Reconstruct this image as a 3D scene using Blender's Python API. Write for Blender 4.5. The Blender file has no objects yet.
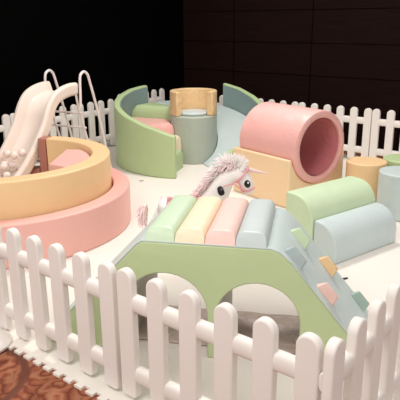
import bpy, bmesh, math, random
from mathutils import Vector, Matrix
random.seed(7)
PI = math.pi
R = math.radians
scene = bpy.context.scene
COL = scene.collection

# ------------------------------------------------------------------ helpers
def link(o, parent=None):
    COL.objects.link(o)
    if parent is not None:
        o.parent = parent
    return o

def thing(name, label, cat, loc=(0, 0, 0), rz=0.0, group=None):
    o = bpy.data.objects.new(name, None)
    o.empty_display_size = 0.1
    o.location = loc
    o.rotation_euler = (0, 0, rz)
    link(o)
    return tag(o, label, cat, group)

def tag(o, label, cat, group=None):
    o['label'] = label
    o['category'] = cat
    if group:
        o['group'] = group
    return o

def obj(name, bm, mats, parent=None, bevel=0.0, seg=3, smooth=True, sub=0, loc=None, rz=None, angle=32):
    bmesh.ops.recalc_face_normals(bm, faces=bm.faces[:])
    me = bpy.data.meshes.new(name)
    bm.to_mesh(me)
    bm.free()
    if not isinstance(mats, (list, tuple)):
        mats = [mats]
    for m in mats:
        me.materials.append(m)
    if smooth:
        for p in me.polygons:
            p.use_smooth = True
    o = bpy.data.objects.new(name, me)
    link(o, parent)
    if loc is not None:
        o.location = loc
    if rz is not None:
        o.rotation_euler = (0, 0, rz)
    if bevel:
        m = o.modifiers.new('bevel', 'BEVEL')
        m.width = bevel
        m.segments = seg
        m.limit_method = 'ANGLE'
        m.angle_limit = R(angle)
        m.harden_normals = False
    if sub:
        m = o.modifiers.new('sub', 'SUBSURF')
        m.levels = sub
        m.render_levels = sub
    if smooth and not sub:
        try:
            me.set_sharp_from_angle(angle=R(40))
        except Exception:
            pass
    return o

def struct(o):
    o['kind'] = 'structure'
    return o

def children(o):
    return [c for c in bpy.data.objects if c.parent == o]

def copy_tree(o, parent=None, depth=0):
    c = o.copy()
    COL.objects.link(c)
    c.parent = parent
    for ch in children(o):
        copy_tree(ch, c, depth + 1)
    return c

def prism_bm(pts, d0, d1, axis='y'):
    """polygon pts (p,z) extruded along y from d0 to d1 (axis y) or pts (x,y) along z."""
    bm = bmesh.new()
    def v(p, d):
        if axis == 'y':
            return bm.verts.new((p[0], d, p[1]))
        if axis == 'x':
            return bm.verts.new((d, p[0], p[1]))
        return bm.verts.new((p[0], p[1], d))
    a = [v(p, d0) for p in pts]
    b = [v(p, d1) for p in pts]
    n = len(pts)
    bm.faces.new(a)
    bm.faces.new(b[::-1])
    for i in range(n):
        j = (i + 1) % n
        bm.faces.new((a[i], a[j], b[j], b[i]))
    return bm

def box_into(bm, x0, x1, y0, y1, z0, z1):
    vs = [bm.verts.new(p) for p in ((x0, y0, z0), (x1, y0, z0), (x1, y1, z0), (x0, y1, z0),
                                    (x0, y0, z1), (x1, y0, z1), (x1, y1, z1), (x0, y1, z1))]
    for f in ((0, 3, 2, 1), (4, 5, 6, 7), (0, 1, 5, 4), (1, 2, 6, 5), (2, 3, 7, 6), (3, 0, 4, 7)):
        bm.faces.new([vs[i] for i in f])

def tube_into(bm, pts, radius, n=10, cap=True):
    pts = [Vector(p) for p in pts]
    rad = radius if isinstance(radius, (list, tuple)) else [radius] * len(pts)
    rings = []
    prev = None
    for i, p in enumerate(pts):
        if i == 0:
            t = pts[1] - pts[0]
        elif i == len(pts) - 1:
            t = pts[-1] - pts[-2]
        else:
            t = (pts[i + 1] - p).normalized() + (p - pts[i - 1]).normalized()
        t.normalize()
        if prev is None:
            ref = Vector((0, 0, 1)) if abs(t.z) < 0.9 else Vector((1, 0, 0))
            u = t.cross(ref).normalized()
        else:
            u = (prev - t * prev.dot(t)).normalized()
        prev = u
        w = t.cross(u)
        rings.append([bm.verts.new(p + (u * math.cos(2 * PI * k / n) + w * math.sin(2 * PI * k / n)) * rad[i]) for k in range(n)])
    for a, b in zip(rings, rings[1:]):
        for k in range(n):
            j = (k + 1) % n
            bm.faces.new((a[k], a[j], b[j], b[k]))
    if cap:
        bm.faces.new(rings[0][::-1])
        bm.faces.new(rings[-1])

def smooth_path(pts, n=6):
    """Catmull-Rom through pts."""
    P = [Vector(p) for p in pts]
    out = []
    for i in range(len(P) - 1):
        p0 = P[max(i - 1, 0)]; p1 = P[i]; p2 = P[i + 1]; p3 = P[min(i + 2, len(P) - 1)]
        for k in range(n):
            t = k / n
            out.append(0.5 * ((2 * p1) + (p2 - p0) * t + (2 * p0 - 5 * p1 + 4 * p2 - p3) * t * t + (3 * p1 - p0 - 3 * p2 + p3) * t ** 3))
    out.append(P[-1])
    return out

def arc_wall_bm(a0, a1, ri, ro, top, z0=0.0, n=48, full=False):
    bm = bmesh.new()
    rings = []
    cnt = n if full else n + 1
    for i in range(cnt):
        a = a0 + (a1 - a0) * i / n
        h = top(a) if callable(top) else top
        ca, sa = math.cos(R(a)), math.sin(R(a))
        rings.append([bm.verts.new(p) for p in ((ri * ca, ri * sa, z0), (ro * ca, ro * sa, z0), (ro * ca, ro * sa, h), (ri * ca, ri * sa, h))])
    m = len(rings)
    for i in range(m if full else m - 1):
        A, B = rings[i], rings[(i + 1) % m]
        for k in range(4):
            j = (k + 1) % 4
            bm.faces.new((A[k], A[j], B[j], B[k]))
    if not full:
        bm.faces.new(rings[0][::-1])
        bm.faces.new(rings[-1])
    return bm

def sector_pts(a0, a1, ri, ro, n=14):
    pts = [(ro * math.cos(R(a0 + (a1 - a0) * i / n)), ro * math.sin(R(a0 + (a1 - a0) * i / n))) for i in range(n + 1)]
    pts += [(ri * math.cos(R(a1 + (a0 - a1) * i / n)), ri * math.sin(R(a1 + (a0 - a1) * i / n))) for i in range(n + 1)]
    return pts

def circ_pts(r, n=48, cx=0, cy=0):
    return [(cx + r * math.cos(2 * PI * i / n), cy + r * math.sin(2 * PI * i / n)) for i in range(n)]

def ellipsoid_into(bm, c, r, rot=None, u=20, v=12):
    M = Matrix.Translation(Vector(c))
    if rot is not None:
        M = M @ rot
    M = M @ Matrix.Diagonal((r[0], r[1], r[2], 1.0))
    bmesh.ops.create_uvsphere(bm, u_segments=u, v_segments=v, radius=1.0, matrix=M)

# ------------------------------------------------------------------ materials
def new_mat(name):
    m = bpy.data.materials.new(name)
    m.use_nodes = True
    nt = m.node_tree
    return m, nt, nt.nodes['Principled BSDF']

def foam(name, rgb, rough=0.42, wr=0.12, scale=5.0, var=0.05):
    """soft-play leatherette: faint tone mottling and soft wrinkles"""
    m, nt, b = new_mat(name)
    tc = nt.nodes.new('ShaderNodeTexCoord')
    n1 = nt.nodes.new('ShaderNodeTexNoise'); n1.inputs['Scale'].default_value = scale; n1.inputs['Detail'].default_value = 3
    n1.inputs['Distortion'].default_value = 0.8
    nt.links.new(tc.outputs['Object'], n1.inputs['Vector'])
    mix = nt.nodes.new('ShaderNodeMix'); mix.data_type = 'RGBA'
    mix.inputs[6].default_value = (*[c * (1 - var) for c in rgb], 1)
    mix.inputs[7].default_value = (*[min(1, c * (1 + var)) for c in rgb], 1)
    nt.links.new(n1.outputs['Fac'], mix.inputs[0])
    nt.links.new(mix.outputs[2], b.inputs['Base Color'])
    n2 = nt.nodes.new('ShaderNodeTexNoise'); n2.inputs['Scale'].default_value = 260; n2.inputs['Detail'].default_value = 1
    nt.links.new(tc.outputs['Object'], n2.inputs['Vector'])
    b1 = nt.nodes.new('ShaderNodeBump'); b1.inputs['Strength'].default_value = wr; b1.inputs['Distance'].default_value = 0.05
    nt.links.new(n1.outputs['Fac'], b1.inputs['Height'])
    b2 = nt.nodes.new('ShaderNodeBump'); b2.inputs['Strength'].default_value = 0.06; b2.inputs['Distance'].default_value = 0.002
    nt.links.new(n2.outputs['Fac'], b2.inputs['Height'])
    nt.links.new(b1.outputs['Normal'], b2.inputs['Normal'])
    nt.links.new(b2.outputs['Normal'], b.inputs['Normal'])
    b.inputs['Roughness'].default_value = rough
    b.inputs['Specular IOR Level'].default_value = 0.35
    return m

def plain(name, rgb, rough=0.45, spec=0.4, metal=0.0, var=0.03, scale=12):
    m, nt, b = new_mat(name)
    tc = nt.nodes.new('ShaderNodeTexCoord')
    n1 = nt.nodes.new('ShaderNodeTexNoise'); n1.inputs['Scale'].default_value = scale
    nt.links.new(tc.outputs['Object'], n1.inputs['Vector'])
    mix = nt.nodes.new('ShaderNodeMix'); mix.data_type = 'RGBA'
    mix.inputs[6].default_value = (*[c * (1 - var) for c in rgb], 1)
    mix.inputs[7].default_value = (*[min(1, c * (1 + var)) for c in rgb], 1)
    nt.links.new(n1.outputs['Fac'], mix.inputs[0])
    nt.links.new(mix.outputs[2], b.inputs['Base Color'])
    b.inputs['Roughness'].default_value = rough
    b.inputs['Specular IOR Level'].default_value = spec
    b.inputs['Metallic'].default_value = metal
    return m

PINK = foam('pink_leatherette', (0.83, 0.46, 0.41))
TUNNEL_PINK = foam('coral_pink_leatherette', (0.78, 0.42, 0.385), wr=0.25)
LINING = foam('shaded_pink_lining', (0.60, 0.21, 0.22), wr=0.35, scale=8)  # tunnel pink made deeper, the tube's inner shade is put into the colour
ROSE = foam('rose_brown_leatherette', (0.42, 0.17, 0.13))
YELLOW = foam('apricot_leatherette', (0.82, 0.57, 0.31))
CREAMY = foam('pale_yellow_leatherette', (0.84, 0.71, 0.51))
GREEN = foam('sage_green_leatherette', (0.46, 0.58, 0.31))
PALEGREEN = foam('pale_mint_leatherette', (0.58, 0.71, 0.48))
BLUE = foam('grey_blue_leatherette', (0.54, 0.62, 0.61))
ARCHGREEN = foam('soft_green_leatherette', (0.51, 0.61, 0.35))
DEEPBLUE = foam('slate_blue_leatherette', (0.21, 0.285, 0.28))
PALEBLUE = foam('pale_blue_leatherette', (0.56, 0.64, 0.64))
ROLLPINK = foam('blush_pink_leatherette', (0.83, 0.57, 0.51))
ROLLBLUE = foam('powder_blue_leatherette', (0.53, 0.585, 0.585))
ROLLGREEN = foam('powder_green_leatherette', (0.56, 0.69, 0.50))
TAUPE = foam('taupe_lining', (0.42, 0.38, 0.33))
TEAL = foam('teal_leatherette', (0.34, 0.46, 0.40))
HOLDSLATE = foam('grey_slate_leatherette', (0.40, 0.48, 0.48))
BLOCKYELLOW = foam('light_apricot_leatherette', (0.86, 0.64, 0.40), wr=0.2)
FENCE = plain('white_fence_plastic', (0.80, 0.75, 0.71), rough=0.5, spec=0.3)
SLIDE = plain('cream_white_plastic', (0.82, 0.70, 0.62), rough=0.35, spec=0.45)
TUBE = plain('white_powder_coated_tube', (0.80, 0.72, 0.70), rough=0.35)
BALL = plain('pale_pink_ball_plastic', (0.85, 0.72, 0.66), rough=0.25)
BALL.node_tree.nodes['Principled BSDF'].inputs['Subsurface Weight'].default_value = 0.1
MATW = plain('white_play_mat_foam', (0.82, 0.77, 0.71), rough=0.6, spec=0.3, scale=2)
PLUSH = plain('white_plush', (0.92, 0.87, 0.85), rough=0.95, spec=0.1, scale=60, var=0.05)
MANE = plain('pink_white_mane_hair', (0.94, 0.72, 0.73), rough=0.9, spec=0.1, scale=70, var=0.14)
MANEW = plain('white_mane_hair', (0.93, 0.88, 0.87), rough=0.9, spec=0.1, scale=70, var=0.08)
STRAP = plain('pink_satin', (0.80, 0.36, 0.40), rough=0.4)
HORN = plain('pale_pink_satin', (0.86, 0.60, 0.60), rough=0.4)
BLACK = plain('black_rubber', (0.012, 0.011, 0.012), rough=0.4)
GLINTW = plain('eye_glint_white', (0.9, 0.88, 0.88), rough=0.3)
GOLD = plain('pale_gold_trim', (0.62, 0.47, 0.25), rough=0.4)
STEEL = plain('dull_steel', (0.35, 0.34, 0.33), rough=0.4, metal=0.7)
WOOD = plain('rocker_wood', (0.60, 0.42, 0.27), rough=0.5)

def wall_mat(name, rgb, sx):
    m, nt, b = new_mat(name)
    tc = nt.nodes.new('ShaderNodeTexCoord')
    mp = nt.nodes.new('ShaderNodeMapping'); mp.inputs['Scale'].default_value = (2, 2, 90)
    nt.links.new(tc.outputs['Object'], mp.inputs['Vector'])
    n = nt.nodes.new('ShaderNodeTexNoise'); n.inputs['Scale'].default_value = sx; n.inputs['Detail'].default_value = 4
    nt.links.new(mp.outputs['Vector'], n.inputs['Vector'])
    r = nt.nodes.new('ShaderNodeValToRGB')
    r.color_ramp.elements[0].position = 0.3; r.color_ramp.elements[0].color = (*[c * 0.7 for c in rgb], 1)
    r.color_ramp.elements[1].position = 0.7; r.color_ramp.elements[1].color = (*[c * 1.25 for c in rgb], 1)
    nt.links.new(n.outputs['Fac'], r.inputs['Fac'])
    nt.links.new(r.outputs['Color'], b.inputs['Base Color'])
    b.inputs['Roughness'].default_value = 0.8
    b.inputs['Specular IOR Level'].default_value = 0.03
    return m
WALLB = wall_mat('dark_brown_wood_panel', (0.0135, 0.0062, 0.0052), 1.2)
WALLL = wall_mat('black_partition', (0.0005, 0.0004, 0.0004), 1.0)
SEAM = plain('black_seam', (0.0055, 0.0025, 0.0022), rough=0.9, spec=0.0)
SEAML = plain('charcoal_joint', (0.012, 0.012, 0.012), rough=0.7, spec=0.2)

def carpet_mat():
    m, nt, b = new_mat('red_brown_scroll_carpet')
    N = nt.nodes.new; L = nt.links.new
    tc = N('ShaderNodeTexCoord')
    ns = N('ShaderNodeTexNoise'); ns.inputs['Scale'].default_value = 7; ns.inputs['Detail'].default_value = 2
    L(tc.outputs['Object'], ns.inputs['Vector'])
    sc = N('ShaderNodeVectorMath'); sc.operation = 'SCALE'; sc.inputs['Scale'].default_value = 0.20
    L(ns.outputs['Color'], sc.inputs[0])
    ad = N('ShaderNodeVectorMath'); ad.operation = 'ADD'
    L(tc.outputs['Object'], ad.inputs[0]); L(sc.outputs[0], ad.inputs[1])
    vo = N('ShaderNodeTexVoronoi'); vo.inputs['Scale'].default_value = 8.0; vo.feature = 'F1'
    L(ad.outputs[0], vo.inputs['Vector'])
    mm = N('ShaderNodeMath'); mm.operation = 'MULTIPLY'; mm.inputs[1].default_value = 17
    L(vo.outputs['Distance'], mm.inputs[0])
    sn = N('ShaderNodeMath'); sn.operation = 'SINE'; L(mm.outputs[0], sn.inputs[0])
    ra = N('ShaderNodeValToRGB')
    e = ra.color_ramp.elements
    e[0].position = 0.0; e[0].color = (0.17, 0.05, 0.030, 1)
    e[1].position = 1.0; e[1].color = (0.36, 0.155, 0.088, 1)
    x = e.new(0.22); x.color = (0.26, 0.085, 0.046, 1)
    x = e.new(0.7); x.color = (0.31, 0.108, 0.060, 1)
    mr = N('ShaderNodeMapRange'); mr.inputs['From Min'].default_value = -1; mr.inputs['From Max'].default_value = 1
    L(sn.outputs[0], mr.inputs['Value']); L(mr.outputs[0], ra.inputs['Fac'])
    # large medallion rings woven into the carpet
    cm = N('ShaderNodeVectorMath'); cm.operation = 'SUBTRACT'; cm.inputs[1].default_value = (-1.62, -0.40, 0)
    L(tc.outputs['Object'], cm.inputs[0])
    ln = N('ShaderNodeVectorMath'); ln.operation = 'LENGTH'; L(cm.outputs[0], ln.inputs[0])
    md = N('ShaderNodeMath'); md.operation = 'SUBTRACT'; md.inputs[1].default_value = 0.30; L(ln.outputs['Value'], md.inputs[0])
    ab = N('ShaderNodeMath'); ab.operation = 'ABSOLUTE'; L(md.outputs[0], ab.inputs[0])
    lt = N('ShaderNodeMapRange'); lt.inputs['From Min'].default_value = 0.012; lt.inputs['From Max'].default_value = 0.026
    lt.inputs['To Min'].default_value = 1; lt.inputs['To Max'].default_value = 0
    L(ab.outputs[0], lt.inputs['Value'])
    mx = N('ShaderNodeMix'); mx.data_type = 'RGBA'; mx.inputs[7].default_value = (0.16, 0.062, 0.042, 1)
    L(lt.outputs[0], mx.inputs[0]); L(ra.outputs['Color'], mx.inputs[6])
    fb = N('ShaderNodeTexNoise'); fb.inputs['Scale'].default_value = 220
    L(tc.outputs['Object'], fb.inputs['Vector'])
    m2 = N('ShaderNodeMix'); m2.data_type = 'RGBA'; m2.blend_type = 'OVERLAY'; m2.inputs[0].default_value = 0.35
    L(mx.outputs[2], m2.inputs[6]); L(fb.outputs['Color'], m2.inputs[7])
    L(m2.outputs[2], b.inputs['Base Color'])
    bp = N('ShaderNodeBump'); bp.inputs['Strength'].default_value = 0.4; bp.inputs['Distance'].default_value = 0.004
    L(fb.outputs['Fac'], bp.inputs['Height']); L(bp.outputs['Normal'], b.inputs['Normal'])
    b.inputs['Roughness'].default_value = 0.95
    b.inputs['Specular IOR Level'].default_value = 0.1
    return m
CARPET = carpet_mat()

# ------------------------------------------------------------------ the setting
# world frame: near corner of the pen at the origin, X along the front fence, Y along the right fence
bm = bmesh.new(); box_into(bm, -6.0, 3.2, -3.2, 5.55, -0.1, -0.012)
struct(obj('floor', bm, CARPET, smooth=False))
bm = bmesh.new(); box_into(bm, -6.0, 3.2, 5.45, 5.55, -0.012, 3.4)
struct(obj('wall_back', bm, WALLB, smooth=False))
bm = bmesh.new(); box_into(bm, -5.35, -5.20, -3.2, 5.45, -0.012, 3.4)
struct(obj('wall_left', bm, WALLL, smooth=False))
for i, x in enumerate((-4.27, -3.045, -1.82, -0.595)):
    bm = bmesh.new(); box_into(bm, x - 0.005, x + 0.005, 5.444, 5.452, 0, 3.4)
    struct(obj('trim_%d' % (i + 1), bm, SEAM, smooth=False))
for i, z in enumerate((0.42, 0.835, 1.245, 1.655)):
    bm = bmesh.new(); box_into(bm, -5.2, 3.2, 5.445, 5.452, z - 0.004, z + 0.004)
    struct(obj('trim_%d' % (i + 5), bm, SEAM, smooth=False))
bm = bmesh.new(); box_into(bm, -5.202, -5.192, 2.03, 2.042, 0, 3.4)
struct(obj('trim_9', bm, SEAML, smooth=False))

# white puzzle-edged play mat under the whole pen
MAT_X0, MAT_X1, MAT_Y0, MAT_Y1 = -5.12, 0.16, -0.072, 4.86
def mat_outline():
    pts = []
    def edge(p, q, n):
        p = Vector(p); q = Vector(q); d = (q - p); L = d.length; d.normalize(); nrm = Vector((d.y, -d.x))
        k = int(L / n)
        s = L / k
        for i in range(k):
            a = p + d * (i * s); 
            pts.append(a)
            pts.append(a + d * (s * 0.46))
            pts.append(a + d * (s * 0.42) + nrm * 0.026)
            pts.append(a + d * (s * 1.04) + nrm * 0.026) if i < k - 1 else pts.append(a + d * (s * 0.98) + nrm * 0.026)
    edge((MAT_X0, MAT_Y0), (MAT_X1, MAT_Y0), 0.075)
    edge((MAT_X1, MAT_Y0), (MAT_X1, MAT_Y1), 0.075)
    edge((MAT_X1, MAT_Y1), (MAT_X0, MAT_Y1), 0.075)
    edge((MAT_X0, MAT_Y1), (MAT_X0, MAT_Y0), 0.075)
    return [(p.x, p.y) for p in pts]
bm = prism_bm(mat_outline(), -0.0118, 0.0, axis='z')
mo = obj('play_mat', bm, MATW, smooth=False)
tag(mo, 'white foam play mat with toothed puzzle edge under the whole soft play pen', 'mat')

# ------------------------------------------------------------------ picket fence
PH, SP, GAP = 0.60, 0.165, 0.094
def picket_bm(w=0.086, t=0.038, h=PH, z0=0.012):
    n = 12
    pts = [(-w / 2, z0 + 0.012)]
    pts += [(-w / 2 + 0.012, z0), (w / 2 - 0.012, z0), (w / 2, z0 + 0.012)]
    r = w / 2
    for i in range(n + 1):
        a = PI * i / n
        pts.append((r * math.cos(a), h - r + r * math.sin(a)))
    return prism_bm(pts, -t / 2, t / 2)

def make_panel():
    t = thing('fence_panel', 'x', 'fence')
    pk = None
    for k in range(6):
        if pk is None:
            pk = obj('picket', picket_bm(), FENCE, t, bevel=0.0175, seg=4)
            o = pk
        else:
            o = pk.copy(); COL.objects.link(o); o.parent = t
        o.location = (k * SP, 0, 0)
    for z in (0.125, 0.455):
        bm = bmesh.new()
        pts = []
        for i in range(16):
            a = 2 * PI * i / 16
            pts.append((0.008 + 0.025 * math.copysign(abs(math.cos(a)) ** 0.7, math.cos(a)), z + 0.038 * math.copysign(abs(math.sin(a)) ** 0.7, math.sin(a))))
        b2 = prism_bm(pts, -0.04, 5 * SP + 0.022, axis='x')
        bm.free()
        obj('rail', b2, FENCE, t, bevel=0.006, seg=2)
    return t
PANEL = make_panel()
first = [True]
def place_panel(x, y, rz, label):
    o = PANEL if first[0] else copy_tree(PANEL)
    first[0] = False
    o.location = (x, y, 0); o.rotation_euler = (0, 0, rz)
    o['label'] = label; o['category'] = 'fence'; o['group'] = 'white picket fence panels around the pen'
    return o
W6 = 5 * SP
place_panel(-0.90, 0.0, 0, 'front white picket fence panel nearest the camera, in front of the green arch')
place_panel(-0.912 - GAP - W6, -0.004, 0, 'front white picket fence panel at left beside the patterned carpet')
place_panel(-0.93 - 2 * (GAP + W6), -0.008, 0, 'front white picket fence panel cut off by the left photo edge')
place_panel(0.0, 0.022, PI / 2, 'white picket fence panel running back from the near corner at lower right')
BY = 4.68
place_panel(-2.719, BY, 0, 'rear white picket fence panel behind the pink tunnel and yellow stool')
place_panel(-2.719 + W6 + GAP, BY, 0, 'rear white picket fence panel at far right behind the round stools')
place_panel(-2.813 - W6, BY, 0, 'rear white picket fence panel behind the right curved wall and tunnel top')
place_panel(-2.813 - 2 * W6 - GAP, BY, 0, 'rear white picket fence panel in the far corner behind the apricot backrest')
LX = -4.80
place_panel(LX, 3.047, PI / 2, 'left white picket fence panel between slide ladder and green curved wall')
place_panel(LX, 3.047 - GAP - W6, PI / 2, 'left white picket fence panel behind the slide and its ladder')
place_panel(LX, 3.047 - 2 * (GAP + W6), PI / 2, 'left white picket fence panel reaching the left photo edge beside the slide chute')
place_panel(-5.0, 3.89, PI / 2, 'dusky white picket fence panel seen over the green step by the far corner')
place_panel(-5.075, 3.97, PI / 2, 'spare white picket fence panel doubled behind another in the far left corner')

# white round foot plate at the joint of two front panels
bm = bmesh.new()
prof = [(0.135, 0.0), (0.137, 0.012), (0.125, 0.024), (0.06, 0.034), (0.0, 0.036)]
n = 40
rings = [[bm.verts.new((r * math.cos(2 * PI * i / n), r * math.sin(2 * PI * i / n), z)) for i in range(n)] for r, z in prof[:-1]]
top = bm.verts.new((0, 0, 0.036))
for a, b in zip(rings, rings[1:]):
    for i in range(n):
        j = (i + 1) % n
        bm.faces.new((a[i], a[j], b[j], b[i]))
for i in range(n):
    bm.faces.new((rings[-1][i], rings[-1][(i + 1) % n], top))
bm.faces.new(rings[0][::-1])
o = obj('foot_plate', bm, FENCE, loc=(-1.79, -0.155, -0.0015))
tag(o, 'white round foot plate under the front fence at the left photo edge', 'base plate')

# ------------------------------------------------------------------ arch climbing block
AD = math.atan2(0.4661, 0.8847)
arch = thing('climbing_arch', 'large green and blue foam arch bridge with climbing ramp behind front fence', 'climbing block', (-1.59, 0.035, 0), AD)
H = 0.58; D = 0.59
def arch_outline():
    def semi(cx, r, spring):
        pts = [(cx + r, 0.0)]
        for i in range(21):
            a = PI * i / 20
            pts.append((cx + r * math.cos(a), spring + r * math.sin(a)))
        pts.append((cx - r, 0.0))
        return pts
    tt = 0.003
    top = [(0.0, 0.0), (0.53, 0.561), (0.555, H - tt), (1.145, H - tt), (1.185, 0.563), (1.235, 0.518), (1.655, 0.0)]
    return top + semi(1.092, 0.193, 0.212) + semi(0.660, 0.198, 0.226)
bm = prism_bm(arch_outline(), 0, D)
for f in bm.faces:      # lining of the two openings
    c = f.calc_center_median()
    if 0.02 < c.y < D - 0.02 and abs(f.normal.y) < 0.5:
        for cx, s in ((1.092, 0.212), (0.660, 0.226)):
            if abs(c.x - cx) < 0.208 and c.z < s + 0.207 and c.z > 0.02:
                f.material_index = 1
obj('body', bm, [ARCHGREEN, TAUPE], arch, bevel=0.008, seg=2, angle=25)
def strip(p, t=0.014, w0=0.0, w1=D):
    """foam cover of thickness t lying on the polyline p"""
    P = [Vector(q) for q in p]
    up = []
    for i, q in enumerate(P):
        if i == 0: d = P[1] - P[0]
        elif i == len(P) - 1: d = P[-1] - P[-2]
        else: d = (P[i + 1] - q).normalized() + (q - P[i - 1]).normalized()
        d.normalize()
        up.append(q + Vector((-d.y, d.x)) * t)
    return prism_bm([(q.x, q.y) for q in P] + [(q.x, q.y) for q in reversed(up)], w0, w1)
o = obj('ramp_cover', strip([(0.006, 0.004), (0.53, 0.561), (0.555, H - 0.0032), (0.59, H - 0.0032), (1.145, H - 0.0032), (1.185, 0.5628), (1.235, 0.5178), (1.65, 0.006)], t=0.0045), BLUE, arch)
o['label'] = 'grey blue cover over the ramps and top'

def bolster_bm(w, h, L, n=28, rake=0.03):
    """half-round roll, flat below, along +y"""
    prof = []
    for i in range(n + 1):
        a = PI * i / n
        x = math.cos(a); z = math.sin(a)
        prof.append((w / 2 * math.copysign(abs(x) ** 0.55, x), h * abs(z) ** 0.62))
    bm = bmesh.new()
    rings = []
    for y, s, k in ((0.0, 0.955, 0), (0.005, 0.985, 0.35), (0.014, 1.0, 0.75), (0.03, 1.0, 1), (L * 0.5, 1.0, 1), (L - 0.03, 1.0, 1), (L - 0.014, 1.0, .75), (L - 0.005, 0.985, .35), (L, 0.955, 0)):
        ring = []
        for (px_, pz) in prof:
            yy = y
            if y < L * 0.4:
                yy = y + rake * pz / h * (1 - y / (L * 0.4))
            elif y > L * 0.6:
                yy = y - rake * pz / h
            ring.append(bm.verts.new((px_ * s, yy, pz * s)))
        rings.append(ring)
    for a, b in zip(rings, rings[1:]):
        for i in range(len(prof) - 1):
            bm.faces.new((a[i], a[i + 1], b[i + 1], b[i]))
        bm.faces.new((a[-1], a[0], b[0], b[-1]))
    bm.faces.new(rings[0]); bm.faces.new(rings[-1][::-1])
    return bm
for i, (m, nm) in enumerate(((ROLLGREEN, 'mint green'), (CREAMY, 'pale yellow'), (ROLLPINK, 'blush pink'), (ROLLBLUE, 'pale grey blue'))):
    o = obj('bolster', bolster_bm(0.141, 0.060, D - 0.012), m, arch, loc=(0.638 + i * 0.1395, 0.003, H + 0.001))
    o['label'] = nm + ' padded roll across the top of the arch'

SLOPE = math.atan2(0.518, 0.42)
def hold_bm():
    bm = bmesh.new()
    L, w, h = 0.122, 0.039, 0.047
    base = [(0, 0), (L, 0), (L, w), (0, w)]
    topq = [(0.012, 0.016), (L - 0.02, 0.016), (L - 0.008, w - 0.004), (0.022, w - 0.004)]
    a = [bm.verts.new((x, y, 0)) for x, y in base]
    b = [bm.verts.new((x, y, h)) for x, y in topq]
    bm.faces.new(a[::-1]); bm.faces.new(b)
    for i in range(4):
        j = (i + 1) % 4
        bm.faces.new((a[i], a[j], b[j], b[i]))
    return bm
for (s, nn, m, nm) in ((1.215, 0.335, PALEGREEN, 'mint green'), (1.200, 0.045, HOLDSLATE, 'slate grey'), (1.360, 0.415, YELLOW, 'apricot'), (1.352, 0.075, ROLLPINK, 'pink'), (1.540, 0.495, TEAL, 'dark teal')):
    o = obj('climbing_hold', hold_bm(), m, arch, bevel=0.006, seg=2)
    z = 0.518 - (s - 1.235) * (0.518 / 0.42) + 0.002 - max(0, 1.235 - s) * 0.25
    o.rotation_euler = (0, SLOPE, 0)
    o.location = (s, nn, z + 0.002)
    o['label'] = nm + ' wedge shaped climbing hold'

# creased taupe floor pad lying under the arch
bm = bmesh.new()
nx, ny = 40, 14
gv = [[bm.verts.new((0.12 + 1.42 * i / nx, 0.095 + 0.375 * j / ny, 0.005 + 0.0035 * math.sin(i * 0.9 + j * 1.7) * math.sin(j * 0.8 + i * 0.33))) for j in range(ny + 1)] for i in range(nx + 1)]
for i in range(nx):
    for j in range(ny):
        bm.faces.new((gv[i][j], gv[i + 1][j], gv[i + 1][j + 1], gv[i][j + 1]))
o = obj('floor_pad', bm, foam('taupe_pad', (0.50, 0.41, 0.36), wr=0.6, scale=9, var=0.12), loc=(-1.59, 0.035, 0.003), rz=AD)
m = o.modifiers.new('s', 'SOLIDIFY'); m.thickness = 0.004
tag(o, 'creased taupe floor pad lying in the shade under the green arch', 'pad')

# ------------------------------------------------------------------ ball pit rings
PC = (-3.28, 1.0)
ringp = thing('foam_ring', 'low pink foam ring step around the apricot ball pit wall', 'play ring', (PC[0], PC[1], 0))
obj('body', arc_wall_bm(170, 482, 0.835, 0.965, 0.30, n=90), PINK, ringp, bevel=0.012, seg=3)
ringy = thing('ball_pit', 'tall apricot foam ring wall of the ball pit inside the pink ring', 'ball pit', (PC[0], PC[1], 0))
obj('ring_body', arc_wall_bm(172, 475, 0.68, 0.82, 0.55, n=80), YELLOW, ringy, bevel=0.012, seg=3)
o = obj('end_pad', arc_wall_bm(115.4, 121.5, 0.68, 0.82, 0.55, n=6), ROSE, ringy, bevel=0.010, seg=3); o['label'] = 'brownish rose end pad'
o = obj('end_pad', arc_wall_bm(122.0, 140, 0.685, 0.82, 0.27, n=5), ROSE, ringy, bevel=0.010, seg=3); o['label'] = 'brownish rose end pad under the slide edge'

blk = thing('pit_step', 'small padded step block with pink top inside the apricot ball pit', 'step block', (PC[0], PC[1], 0))
def blk_pts(k):
    p = [(0.36 - k, 0.16 - k), (0.62, 0.20)]
    for i in range(9):
        a = R(22 + (78 - 22) * i / 8)
        p.append(((0.658 + k) * math.cos(a), (0.658 + k) * math.sin(a)))
    p.append((0.04 - k, 0.575 + k))
    return p
obj('body', prism_bm(blk_pts(0), 0, 0.445, axis='z'), YELLOW, blk, bevel=0.010)
o = obj('top_pad', prism_bm(blk_pts(0.004), 0.446, 0.505, axis='z'), PINK, blk, bevel=0.012); o['label'] = 'pink top pad'

# ------------------------------------------------------------------ toddler slide
SRX, SRY = -3.795, 2.214
wd = Vector((0.975, 0.223, 0)); sd = Vector((0.223, -0.975, 0))
slide = thing('toddler_slide', 'cream white plastic slide with metal ladder leading into the ball pit', 'slide', (SRX - wd.x * 0.195, SRY - wd.y * 0.195, 0), math.atan2(0.223, 0.975))
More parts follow.
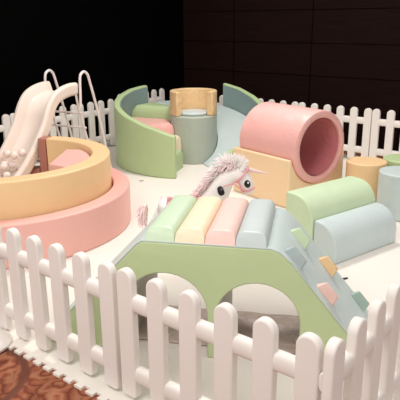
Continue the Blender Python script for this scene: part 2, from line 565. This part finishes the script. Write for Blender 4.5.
# local frame: +x right across the chute, -y down the slide
path = smooth_path([(0.0, 0, 0.975), (0.10, 0, 0.975), (0.235, 0, 0.952), (0.355, 0, 0.90), (0.45, 0, 0.80), (0.53, 0, 0.655), (0.63, 0, 0.53), (0.74, 0, 0.415), (0.85, 0, 0.32), (0.95, 0, 0.262), (1.05, 0, 0.242)], 5)
bm = bmesh.new()
HW = 0.192
sec = [(-HW, -0.10), (-HW - 0.004, -0.02), (-HW + 0.012, 0.0), (-HW + 0.040, 0.0), (-HW + 0.052, -0.02), (-HW + 0.075, -0.085), (-HW + 0.12, -0.105), (0, -0.112)]
sec = sec + [(-x, z) for x, z in reversed(sec[:-1])]
und = [(HW - 0.02, -0.122), (-HW + 0.02, -0.122)]
sec = sec + und
rings = []
for i, p in enumerate(path):
    a = path[max(i - 1, 0)]; b = path[min(i + 1, len(path) - 1)]
    t = (b - a).normalized()
    nrm = Vector((-t.z, 0, t.x))
    rings.append([bm.verts.new((x, -(p.x + nrm.x * z), p.z + nrm.z * z)) for x, z in sec])
m_ = len(sec)
for a, b in zip(rings, rings[1:]):
    for k in range(m_):
        j = (k + 1) % m_
        bm.faces.new((a[k], a[j], b[j], b[k]))
bm.faces.new(rings[0]); bm.faces.new(rings[-1][::-1])
obj('chute', bm, SLIDE, slide, bevel=0.006, seg=2)
for sx in (-1, 1):
    x = sx * 0.212
    pts = smooth_path([(x, -0.01, 0.74), (x, 0.0, 0.86), (x, 0.012, 1.02), (x, 0.045, 1.062), (x, 0.085, 1.070), (x, 0.125, 1.048), (x, 0.155, 0.99), (x, 0.26, 0.68), (x, 0.366, 0.31), (x, 0.45, 0.008)], 6)
    bm = bmesh.new(); tube_into(bm, pts, 0.013, 10)
    obj('handrail', bm, TUBE, slide)
    bm = bmesh.new()
    x = sx * 0.175
    tube_into(bm, [(x, -0.02, 0.86), (x, 0.0, 0.76), (x, 0.08, 0.50), (x, 0.235, 0.008)], 0.012, 10)
    obj('ladder_leg', bm, TUBE, slide)
for (y, z) in ((0.027, 0.675), (0.072, 0.525), (0.122, 0.365), (0.175, 0.20)):
    bm = bmesh.new(); tube_into(bm, [(-0.215, y, z), (0.20, y, z)], 0.011, 10)
    obj('rung', bm, TUBE, slide)

# balls heaped at the foot of the slide
def ball():
    bm = bmesh.new(); bmesh.ops.create_icosphere(bm, subdivisions=3, radius=0.036)
    return obj('play_ball', bm, BALL)
B0 = None
spots = []
def bed(q):
    """top of the chute bed (or the floor beyond it) at distance q down the slide"""
    for a, b in zip(path, path[1:]):
        if a.x <= q <= b.x:
            return a.z + (b.z - a.z) * (q - a.x) / (b.x - a.x) - 0.105
    return 0.0
tries = 0
while len(spots) < 90 and tries < 20000:
    tries += 1
    q = random.uniform(0.70, 1.36); ww = random.uniform(-0.30, 0.13)
    inside = q < 1.10
    if inside and abs(ww) > 0.085: continue
    x = SRX - wd.x * 0.195 + sd.x * q + wd.x * ww
    y = SRY - wd.y * 0.195 + sd.y * q + wd.y * ww
    if math.hypot(x - PC[0], y - PC[1]) > 0.61 and q > 0.95: continue
    base = (max(bed(q), bed(q - 0.04)) + 0.047 if inside else 0.041)
    for layer in range(5 if not inside else 2):
        z = base + layer * 0.068
        if z > 0.42 - max(0, q - 0.8) * 0.25 and layer: break
        if all((x - p[0]) ** 2 + (y - p[1]) ** 2 + (z - p[2]) ** 2 > 0.0062 for p in spots):
            spots.append((x, y, z)); break
for (x, y, z) in spots:
    if B0 is None:
        B0 = ball(); o = B0
    else:
        o = B0.copy(); COL.objects.link(o)
    o.location = (x, y, z)
    tag(o, 'pale pink plastic ball heaped in the pit at the foot of the slide', 'ball', 'pale balls at the foot of the slide')

# ------------------------------------------------------------------ spiral stair with curved walls
SC = (-3.5, 3.6)
def lerp_top(tbl):
    def f(a):
        for (a0, h0), (a1, h1) in zip(tbl, tbl[1:]):
            if a0 <= a <= a1:
                t = (a - a0) / (a1 - a0); t = t * t * (3 - 2 * t) * 0.3 + t * 0.7
                return h0 + (h1 - h0) * t
        return tbl[-1][1] if a > tbl[-1][0] else tbl[0][1]
    return f
ltop = lerp_top([(172, 0.785), (188, 0.765), (200, 0.735), (220, 0.685), (240, 0.635), (260, 0.575), (280, 0.505), (297, 0.435)])
wl = thing('curved_screen', 'green curved foam wall sloping down to the front left of the spiral steps', 'play wall', (SC[0], SC[1], 0))
obj('body', arc_wall_bm(172, 297, 0.82, 0.89, ltop, n=44), GREEN, wl, bevel=0.014, seg=3)
o = obj('inner_cover', arc_wall_bm(172.6, 296.4, 0.812, 0.825, lambda a: ltop(a) - 0.02, n=44), DEEPBLUE, wl); o['label'] = 'slate blue inner cover'
rtop = lerp_top([(-28, 0.26), (0, 0.36), (30, 0.46), (45, 0.52), (60, 0.60), (75, 0.68), (90, 0.75), (103, 0.79)])
wr = thing('curved_screen', 'slate blue and green curved foam wall behind the blue spiral ramp at right', 'play wall', (SC[0], SC[1], 0))
obj('body', arc_wall_bm(-28, 103, 0.82, 0.88, rtop, n=44), GREEN, wr, bevel=0.014, seg=3)
o = obj('inner_cover', arc_wall_bm(-27.4, 102.4, 0.812, 0.825, lambda a: rtop(a) - 0.02, n=44), DEEPBLUE, wr); o['label'] = 'slate blue inner cover'

def step(a0, a1, h, m, label, cat='step block', name='step_wedge', bev=0.035, ri=0.272):
    t = thing(name, label, cat, (SC[0], SC[1], 0))
    nr, na = 16, 20
    bm = bmesh.new()
    top = []; bot = []
    for i in range(nr + 1):
        p = i / nr
        r = ri + (0.808 - ri) * p
        e = min(p, 1 - p) * (0.808 - ri)                    # distance from the inner / outer end
        re = math.sqrt(max(0.0, 1 - (1 - min(1, e / bev)) ** 2)) if bev else 1
        top.append([]); bot.append([])
        for j in range(na + 1):
            u = -1 + 2 * j / na
            ang = R((a0 + a1) / 2 + u * (a1 - a0) / 2)
            half = r * R(a1 - a0) / 2
            d = (1 - abs(u)) * half
            rs = math.sqrt(max(0.0, 1 - (1 - min(1, d / bev)) ** 2)) if bev else 1
            z = h - bev * 1.15 * (1 - rs) - bev * 0.6 * (1 - re)
            top[-1].append(bm.verts.new((r * math.cos(ang), r * math.sin(ang), z)))
            bot[-1].append(bm.verts.new((r * math.cos(ang), r * math.sin(ang), 0)))
    for i in range(nr):
        for j in range(na):
            bm.faces.new((top[i][j], top[i + 1][j], top[i + 1][j + 1], top[i][j + 1]))
            bm.faces.new((bot[i][j], bot[i][j + 1], bot[i + 1][j + 1], bot[i + 1][j]))
        for j in (0, na):
            bm.faces.new((top[i][j], top[i + 1][j], bot[i + 1][j], bot[i][j]))
    for j in range(na):
        for i in (0, nr):
            bm.faces.new((top[i][j], top[i][j + 1], bot[i][j + 1], bot[i][j]))
    obj('body', bm, m, t)
    return t
step(279, 292, 0.20, GREEN, 'lowest green foam step at the front end of the green curved wall', ri=0.40)
step(255.5, 278.5, 0.33, CREAMY, 'pale yellow foam step mostly hidden behind the green curved wall')
step(195.5, 255, 0.455, PINK, 'pink foam step between the green curved wall and the round seat', bev=0.05)
step(166, 195, 0.585, GREEN, 'puffy green foam step at the top of the spiral stair', bev=0.075)
step(128, 165.5, 0.585, BLUE, 'grey blue foam landing at the back of the spiral stair', 'platform', 'landing_block', bev=0.02)
# spiral ramp
bm = bmesh.new(); rings = []
n = 40
for i in range(n + 1):
    a = 127.5 + (-30 - 127.5) * i / n
    u = i / n
    u2 = u * u * (3 - 2 * u) * 0.4 + u * 0.6
    h = 0.57 * (1 - u2) + 0.015
    ca, sa = math.cos(R(a)), math.sin(R(a))
    rings.append([bm.verts.new(p) for p in ((0.272 * ca, 0.272 * sa, 0), (0.806 * ca, 0.806 * sa, 0), (0.806 * ca, 0.806 * sa, h), (0.272 * ca, 0.272 * sa, h))])
for A, B in zip(rings, rings[1:]):
    for k in range(4):
        j = (k + 1) % 4
        bm.faces.new((A[k], A[j], B[j], B[k]))
bm.faces.new(rings[0][::-1]); bm.faces.new(rings[-1])
t = thing('spiral_ramp', 'grey blue curved foam ramp winding down to the right of the round seat', 'slide', (SC[0], SC[1], 0))
obj('body', bm, BLUE, t, bevel=0.008, seg=2)
# round centre seat and its backrest
t = thing('cylinder_stool', 'tall grey blue foam cylinder seat in the middle of the spiral stair', 'seat', (SC[0], SC[1], 0))
obj('body', prism_bm(circ_pts(0.265, 56), 0, 0.525, axis='z'), foam('blue_green_leatherette', (0.43, 0.475, 0.40), wr=0.3, scale=4), t, bevel=0.012, seg=3)
o = obj('seat_pad', prism_bm(circ_pts(0.175, 48), 0.526, 0.56, axis='z'), PALEBLUE, t, bevel=0.02, seg=4)
t = thing('foam_half_ring', 'apricot curved foam backrest standing on the round blue seat', 'backrest', (SC[0], SC[1], 0.526))
obj('body', arc_wall_bm(0, 266, 0.185, 0.265, 0.265, n=48), foam('apricot_puckered', (0.80, 0.55, 0.30), wr=0.4, scale=9), t, bevel=0.012, seg=3)

# ------------------------------------------------------------------ tunnel on its block (front rotated -14 deg)
TA = R(-14)
tl = (-1.69 - 0.005, 2.67 - 0.02)
tb = thing('tunnel_block', 'apricot foam block with a rounded cradle under the pink tunnel', 'foam block', (tl[0], tl[1], 0), TA)
pts = [(0, 0), (0.70, 0), (0.70, 0.42)]
cr = 0.319; cz = 0.492
a_s = math.asin((0.42 - cz) / cr)
for i in range(25):
    a = a_s + (-PI - 2 * a_s) * i / 24
    pts.append((0.342 + cr * math.cos(a), cz + cr * math.sin(a)))
pts.append((0, 0.42))
obj('body', prism_bm(pts, -0.72, 0.0, axis='x'), BLOCKYELLOW, tb, bevel=0.014, seg=3)
tu = thing('crawl_tunnel', 'coral pink foam crawl tunnel lying in the apricot block', 'tunnel', (tl[0], tl[1], 0), TA)
ro, ri = 0.316, 0.250
bm = bmesh.new()
prof = [(-0.675, ri + 0.002), (-0.675, ro - 0.015), (-0.66, ro), (0.012, ro), (0.026, ro - 0.006), (0.034, ro - 0.024), (0.034, ri + 0.02), (0.028, ri + 0.006), (0.016, ri + 0.002)]
n = 72
rings = []
for x, r in prof:
    rings.append([bm.verts.new((x, 0.342 + r * math.cos(2 * PI * i / n), cz + r * math.sin(2 * PI * i / n))) for i in range(n)])
for k in range(len(rings)):
    A, B = rings[k], rings[(k + 1) % len(rings)]
    for i in range(n):
        j = (i + 1) % n
        bm.faces.new((A[i], A[j], B[j], B[i]))
obj('tube', bm, TUNNEL_PINK, tu)
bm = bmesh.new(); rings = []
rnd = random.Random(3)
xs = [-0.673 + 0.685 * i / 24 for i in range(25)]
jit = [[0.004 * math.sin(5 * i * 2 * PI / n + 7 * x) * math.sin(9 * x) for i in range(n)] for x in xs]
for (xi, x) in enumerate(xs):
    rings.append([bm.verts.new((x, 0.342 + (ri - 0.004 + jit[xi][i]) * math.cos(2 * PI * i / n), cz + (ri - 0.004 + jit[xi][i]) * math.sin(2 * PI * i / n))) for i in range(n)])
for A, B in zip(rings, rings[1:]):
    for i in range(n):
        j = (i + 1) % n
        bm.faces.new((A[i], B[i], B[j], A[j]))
o = obj('lining', bm, LINING, tu); o['label'] = 'pink wrinkled lining with the inner shade put into its colour'

# ------------------------------------------------------------------ quarter-round steps
def qr_bm(w, h, r, L):
    pts = [(-w, 0), (0, 0), (0, h - r)]
    for i in range(1, 15):
        a = PI / 2 * i / 14
        pts.append((-r + r * math.cos(a), h - r + r * math.sin(a)))
    pts.append((-w, h))
    return prism_bm(pts, 0, L)
t = thing('half_round_block', 'pale grey blue half round foam block in front of the green one', 'foam block', (-0.845, 1.81, 0), TA)
obj('body', qr_bm(0.198, 0.258, 0.165, 0.665), PALEBLUE, t, bevel=0.012, seg=3, angle=50)
t = thing('half_round_block', 'taller mint green rounded foam block behind the grey blue one', 'foam block', (-0.849 - 0.20 * math.cos(TA), 1.795 - 0.20 * math.sin(TA), 0), TA)
obj('body', qr_bm(0.25, 0.405, 0.165, 0.69), PALEGREEN, t, bevel=0.012, seg=3, angle=50)

# ------------------------------------------------------------------ round stools
for (x, y, r, m, lab) in ((-1.275, 3.245, 0.172, YELLOW, 'apricot round foam stool beside the pink tunnel'),
                          (-0.895, 3.075, 0.185, BLUE, 'grey blue round foam stool at right behind the half round block'),
                          (-1.045, 3.54, 0.185, GREEN, 'green round foam stool behind the grey blue one at the right photo edge')):
    t = thing('round_stool', lab, 'stool', (x, y, 0), 0, 'round foam stools by the tunnel')
    obj('body', prism_bm(circ_pts(r, 48), 0, 0.37, axis='z'), m, t, bevel=0.012, seg=3)

# specks of litter on the mat
def scrap(loc, rz, L, w, lab):
    bm = bmesh.new()
    a = [bm.verts.new(p) for p in ((-L, 0, 0.001), (-L * 0.3, -w, 0.002), (L * 0.7, -w * 0.6, 0.004), (L, w * 0.2, 0.006), (L * 0.2, w, 0.003))]
    bm.faces.new(a)
    o = obj('dark_scrap', bm, BLACK, loc=(loc[0], loc[1], 0.0), rz=rz)
    o.modifiers.new('s', 'SOLIDIFY').thickness = 0.001
    tag(o, lab, 'litter', 'dark scraps on the mat')
scrap((-3.32, 2.54), 0.5, 0.026, 0.012, 'tiny dark scrap on the white mat in front of the green curved wall')
scrap((-0.705, 1.65), 1.0, 0.032, 0.012, 'tiny dark scrap on the mat between blue half round block and arch ramp')

# ------------------------------------------------------------------ plush unicorn
uni = thing('plush_unicorn', 'white plush ride-on unicorn with pink mane and horn between arch and tunnel', 'toy unicorn', (-1.69, 1.42, 0), math.atan2(0.6, 0.8))
def skin(name, verts, edges, mat, parent, sub=2):
    me = bpy.data.meshes.new(name)
    me.from_pydata([v[:3] for v in verts], edges, [])
    me.materials.append(mat)
    o = bpy.data.objects.new(name, me); link(o, parent)
    s = o.modifiers.new('skin', 'SKIN'); s.use_smooth_shade = True
    lay = me.skin_vertices[0] if me.skin_vertices else None
    if lay is None:
        bm = bmesh.new(); bm.from_mesh(me); bm.verts.layers.skin.verify(); bm.to_mesh(me); bm.free(); lay = me.skin_vertices[0]
    for i, v in enumerate(verts):
        r = v[3]
        lay.data[i].radius = r if isinstance(r, tuple) else (r, r)
        lay.data[i].use_root = (i == 0)
    ss = o.modifiers.new('sub', 'SUBSURF'); ss.levels = sub; ss.render_levels = sub
    return o
V = [(-0.16, 0, 0.285, 0.095),    # 0 belly/pelvis
     (-0.28, 0, 0.29, 0.090),     # 1 rump
     (-0.02, 0, 0.29, 0.095),     # 2 barrel
     (0.08, 0, 0.32, 0.095),      # 3 chest
     (0.135, 0, 0.42, 0.090),     # 4 lower neck
     (0.175, 0, 0.51, 0.078),     # 5 mid neck
     (0.235, 0, 0.575, 0.068),    # 6 upper neck
     (0.295, 0, 0.560, 0.062),    # 7 poll
     (0.328, 0, 0.512, 0.057),    # 8 face
     (0.348, 0, 0.455, 0.042),    # 9 muzzle
     (0.352, 0, 0.425, 0.030)]    # 10 nose
Ed = [(0, 1), (0, 2), (2, 3), (3, 4), (4, 5), (5, 6), (6, 7), (7, 8), (8, 9), (9, 10)]
for (root, x, sgn) in ((1, -0.29, 1), (1, -0.29, -1), (3, 0.09, 1), (3, 0.09, -1)):
    k = len(V)
    V += [(x, 0.062 * sgn, 0.20, 0.045), (x + (-0.012 if root == 1 else 0.01), 0.066 * sgn, 0.115, 0.034), (x, 0.066 * sgn, 0.062, 0.036)]
    Ed += [(root, k), (k, k + 1), (k + 1, k + 2)]
skin('body', V, Ed, PLUSH, uni)
# rockers
for s in (-1, 1):
    bm = bmesh.new()
    pts = []
    for i in range(21):
        x = -0.42 + 0.64 * i / 20
        c = (x + 0.10) / 0.32
        pts.append((x, 0.075 * s, 0.017 + 0.035 * c * c))
    tube_into(bm, pts, 0.016, 8)
    obj('rocker', bm, WOOD, uni)
# eyes
for s in (-1, 1):
    bm = bmesh.new(); ellipsoid_into(bm, (0.336, 0.050 * s, 0.512), (0.021, 0.010, 0.027), Matrix.Rotation(R(-14), 4, 'Y'))
    e = obj('eye', bm, BLACK, uni); e['label'] = 'large glossy black eye'
    bm = bmesh.new(); ellipsoid_into(bm, (0.341, 0.060 * s, 0.522), (0.006, 0.003, 0.007))
    obj('glint', bm, GLINTW, e)  # white bead shaped and coloured as a highlight on the eye
# ears, horn
for s in (-1, 1):
    bm = bmesh.new()
    tube_into(bm, [(0.302, 0.035 * s, 0.605), (0.308, 0.045 * s, 0.630), (0.318, 0.050 * s, 0.652)], [0.020, 0.016, 0.003], 10)
    obj('ear', bm, PLUSH, uni)
bm = bmesh.new(); ts = []
n = 18
P0, P1 = Vector((0.325, 0, 0.600)), Vector((0.480, -0.02, 0.572))
for i in range(n + 1):
    t_ = i / n
    ts.append((P0.lerp(P1, t_), 0.017 * (1 - t_) * (1 + 0.10 * math.sin(t_ * 30)) + 0.0015))
tube_into(bm, [p for p, r in ts], [r for p, r in ts], 10)
o = obj('horn', bm, HORN, uni); o['label'] = 'pale pink pointed horn'
# bridle
def loop(c, nrm, ru, rv, rad, mat, name='bridle_strap'):
    c = Vector(c); nrm = Vector(nrm).normalized()
    v = Vector((0, 1, 0)); u = v.cross(nrm).normalized()
    bm = bmesh.new()
    pts = [c + u * ru * math.cos(2 * PI * i / 28) + v * rv * math.sin(2 * PI * i / 28) for i in range(29)]
    tube_into(bm, pts, rad, 8, cap=False)
    bmesh.ops.remove_doubles(bm, verts=bm.verts[:], dist=0.0005)
    return obj(name, bm, mat, uni)
loop((0.342, 0, 0.463), (0.3, 0, -1.0), 0.044, 0.046, 0.006, STRAP)
loop((0.298, 0, 0.562), (0.75, 0, -0.65), 0.066, 0.068, 0.006, STRAP)
for s in (-1, 1):
    bm = bmesh.new()
    tube_into(bm, smooth_path([(0.272, 0.064 * s, 0.545), (0.285, 0.062 * s, 0.510), (0.305, 0.056 * s, 0.475), (0.333, 0.047 * s, 0.462)], 5), 0.006, 8)
    obj('bridle_strap', bm, STRAP, uni)
    bm = bmesh.new()
    tube_into(bm, smooth_path([(0.333, 0.046 * s, 0.462), (0.29, 0.066 * s, 0.485), (0.24, 0.085 * s, 0.520), (0.17, 0.095 * s, 0.50), (0.14, 0.10 * s, 0.47)], 6), 0.004, 8)
    obj('rein', bm, STRAP, uni)
# handlebar through the neck
bm = bmesh.new(); tube_into(bm, [(0.162, -0.150, 0.485), (0.162, 0.150, 0.485)], 0.014, 14)
hb = obj('handlebar', bm, STEEL, uni)
for s in (-1, 1):
    bm = bmesh.new(); tube_into(bm, [(0.158, 0.085 * s, 0.487), (0.166, 0.155 * s, 0.482), (0.1665, 0.160 * s, 0.4815)], [0.021, 0.021, 0.017], 18)
    o = obj('grip', bm, BLACK, hb); o['label'] = 'black rubber grip'
# mane : many tapering locks along the crest
def locks(name, mat, seeds):
    bm = bmesh.new()
    for (p, tip, r) in seeds:
        p = Vector(p); tip = Vector(tip); mid = p.lerp(tip, 0.5) + Vector((rnd.uniform(-.008, .008), rnd.uniform(-.012, .012), rnd.uniform(0.0, .016)))
        tube_into(bm, smooth_path([p, mid, tip], 3), [r, r * 1.05, r, r * .9, r * .7, r * .45, r * 0.12], 6)
    return obj(name, bm, mat, uni)
crest = smooth_path([(-0.015, 0, 0.415), (0.045, 0, 0.49), (0.095, 0, 0.56), (0.165, 0, 0.63), (0.235, 0, 0.655), (0.295, 0, 0.628), (0.318, 0, 0.602)], 8)
def seeds(count, lo, hi, L0, L1, spread):
    out = []
    for i in range(count):
        t_ = rnd.uniform(lo, hi) * (len(crest) - 1)
        k = min(int(t_), len(crest) - 2)
        c = crest[k].lerp(crest[k + 1], t_ - k)
        tg = (crest[k + 1] - crest[k]).normalized()
        up = Vector((-tg.z, 0, tg.x))
        y = rnd.uniform(-0.03, 0.03)
        base = c - up * 0.028 + Vector((0, y, 0))
        L = rnd.uniform(L0, L1)
        dirv = up * rnd.uniform(0.55, 1.0) - tg * rnd.uniform(0.1, 0.9) + Vector((0, y * 20 * spread + rnd.uniform(-.25, .25), 0))
        out.append((base, base + dirv.normalized() * L, rnd.uniform(0.0028, 0.0045)))
    return out
locks('mane', MANEW, seeds(420, 0.3, 1.0, 0.045, 0.105, 1.0))
o = locks('mane_streaks', MANE, seeds(200, 0.0, 0.7, 0.045, 0.075, 0.9)); o['label'] = 'pink streaks of the mane'
side = []
for i in range(90):
    t_ = rnd.uniform(0.0, 0.8) * (len(crest) - 1)
    k = min(int(t_), len(crest) - 2)
    c = crest[k]
    side.append((c + Vector((0.0, -0.02, -0.012)), c + Vector((rnd.uniform(-0.06, -0.02), -0.05 - rnd.random() * 0.02, rnd.uniform(-0.07, -0.03))), 0.0045))
o = locks('mane_fringe', MANE, side); o['label'] = 'pink fringe down the neck'
# pink bow at the foot of the mane
bm = bmesh.new()
for a in (20, 110, 200, 290):
    ellipsoid_into(bm, (0.0 + 0.018 * math.cos(R(a)), -0.085, 0.418 + 0.018 * math.sin(R(a))), (0.016, 0.010, 0.010), Matrix.Rotation(R(-a), 4, 'Y'), 12, 8)
obj('bow', bm, STRAP, uni)
# saddle with a pointed pink corner
bm = bmesh.new()
rows = []
for i in range(9):
    x = -0.20 + 0.20 * i / 8
    rows.append([bm.verts.new((x, 0.104 * math.sin(R(a)), 0.288 + 0.104 * math.cos(R(a)))) for a in range(-80, 81, 10)])
for A, B in zip(rows, rows[1:]):
    for k in range(len(A) - 1):
        bm.faces.new((A[k], A[k + 1], B[k + 1], B[k]))
o = obj('saddle', bm, STRAP, uni); o.modifiers.new('s', 'SOLIDIFY').thickness = 0.010; o['label'] = 'pink saddle'
bm = prism_bm([(-0.198, 0.414), (-0.128, 0.408), (-0.152, 0.355)], -0.03, -0.012)
for v in bm.verts: pass
o = obj('saddle_wing', bm, STRAP, uni, bevel=0.004, seg=2); o['label'] = 'pink pointed corner of the saddle'
# tail
td = []
for i in range(120):
    b0 = Vector((-0.355 + rnd.uniform(-.012, .012), rnd.uniform(-.02, .02), 0.335 + rnd.uniform(-.02, .015)))
    td.append((b0, b0 + Vector((rnd.uniform(-0.05, 0.01), rnd.uniform(-.045, .045), rnd.uniform(-0.15, -0.05))), 0.006))
o = locks('tail', MANE, td); o['label'] = 'pink plush tail'
bm = bmesh.new(); tube_into(bm, smooth_path([(-0.335, -0.03, 0.36), (-0.33, -0.04, 0.33), (-0.335, -0.045, 0.29)], 4), [0.004] * 9, 8)
obj('tail_ribbon', bm, GOLD, uni)

# ------------------------------------------------------------------ light
w = bpy.data.worlds.new('hall'); scene.world = w; w.use_nodes = True
bg = w.node_tree.nodes['Background']
bg.inputs['Color'].default_value = (1.0, 0.965, 0.93, 1)
bg.inputs['Strength'].default_value = 0.90
def area(name, loc, target, size, power, col=(1, 0.95, 0.90)):
    l = bpy.data.lights.new(name, 'AREA'); l.shape = 'DISK'; l.size = size; l.energy = power; l.color = col
    o = bpy.data.objects.new(name, l); link(o); o.location = loc
    d = Vector(target) - Vector(loc)
    o.rotation_euler = d.to_track_quat('-Z', 'Y').to_euler()
    return o
area('ceiling_lamp_key', (-2.5, 3.0, 3.8), (-1.7, 1.4, 0), 0.6, 95)
area('fill_light_front', (-1.0, -1.9, 3.5), (-1.6, 1.2, 0), 1.6, 70)  # added fill from the camera side, brightens front fence and arch face

# ------------------------------------------------------------------ camera
CAMP = Vector((0.6711, -1.4743, 1.5457))
pitch, roll, fpx, th = 0.3013, -0.0078, 581.05, -0.6782
right = Vector((math.cos(th), -math.sin(th), 0))
fwd_h = Vector((math.sin(th), math.cos(th), 0))
fwd = (fwd_h * math.cos(pitch) - Vector((0, 0, 1)) * math.sin(pitch)).normalized()
up = right.cross(fwd).normalized()
r2 = right * math.cos(roll) + up * math.sin(roll)
u2 = up * math.cos(roll) - right * math.sin(roll)
M = Matrix((r2, u2, -fwd)).transposed().to_4x4()
M.translation = CAMP
cam = bpy.data.cameras.new('camera'); cam.sensor_width = 36; cam.lens = fpx / 400 * 36
cam.clip_start = 0.05
co = bpy.data.objects.new('camera', cam); link(co); co.matrix_world = M
scene.camera = co
vs = scene.view_settings
vs.view_transform = 'Standard'; vs.look = 'None'; vs.gamma = 1.0; vs.use_curve_mapping = False
vs.exposure = 0.0
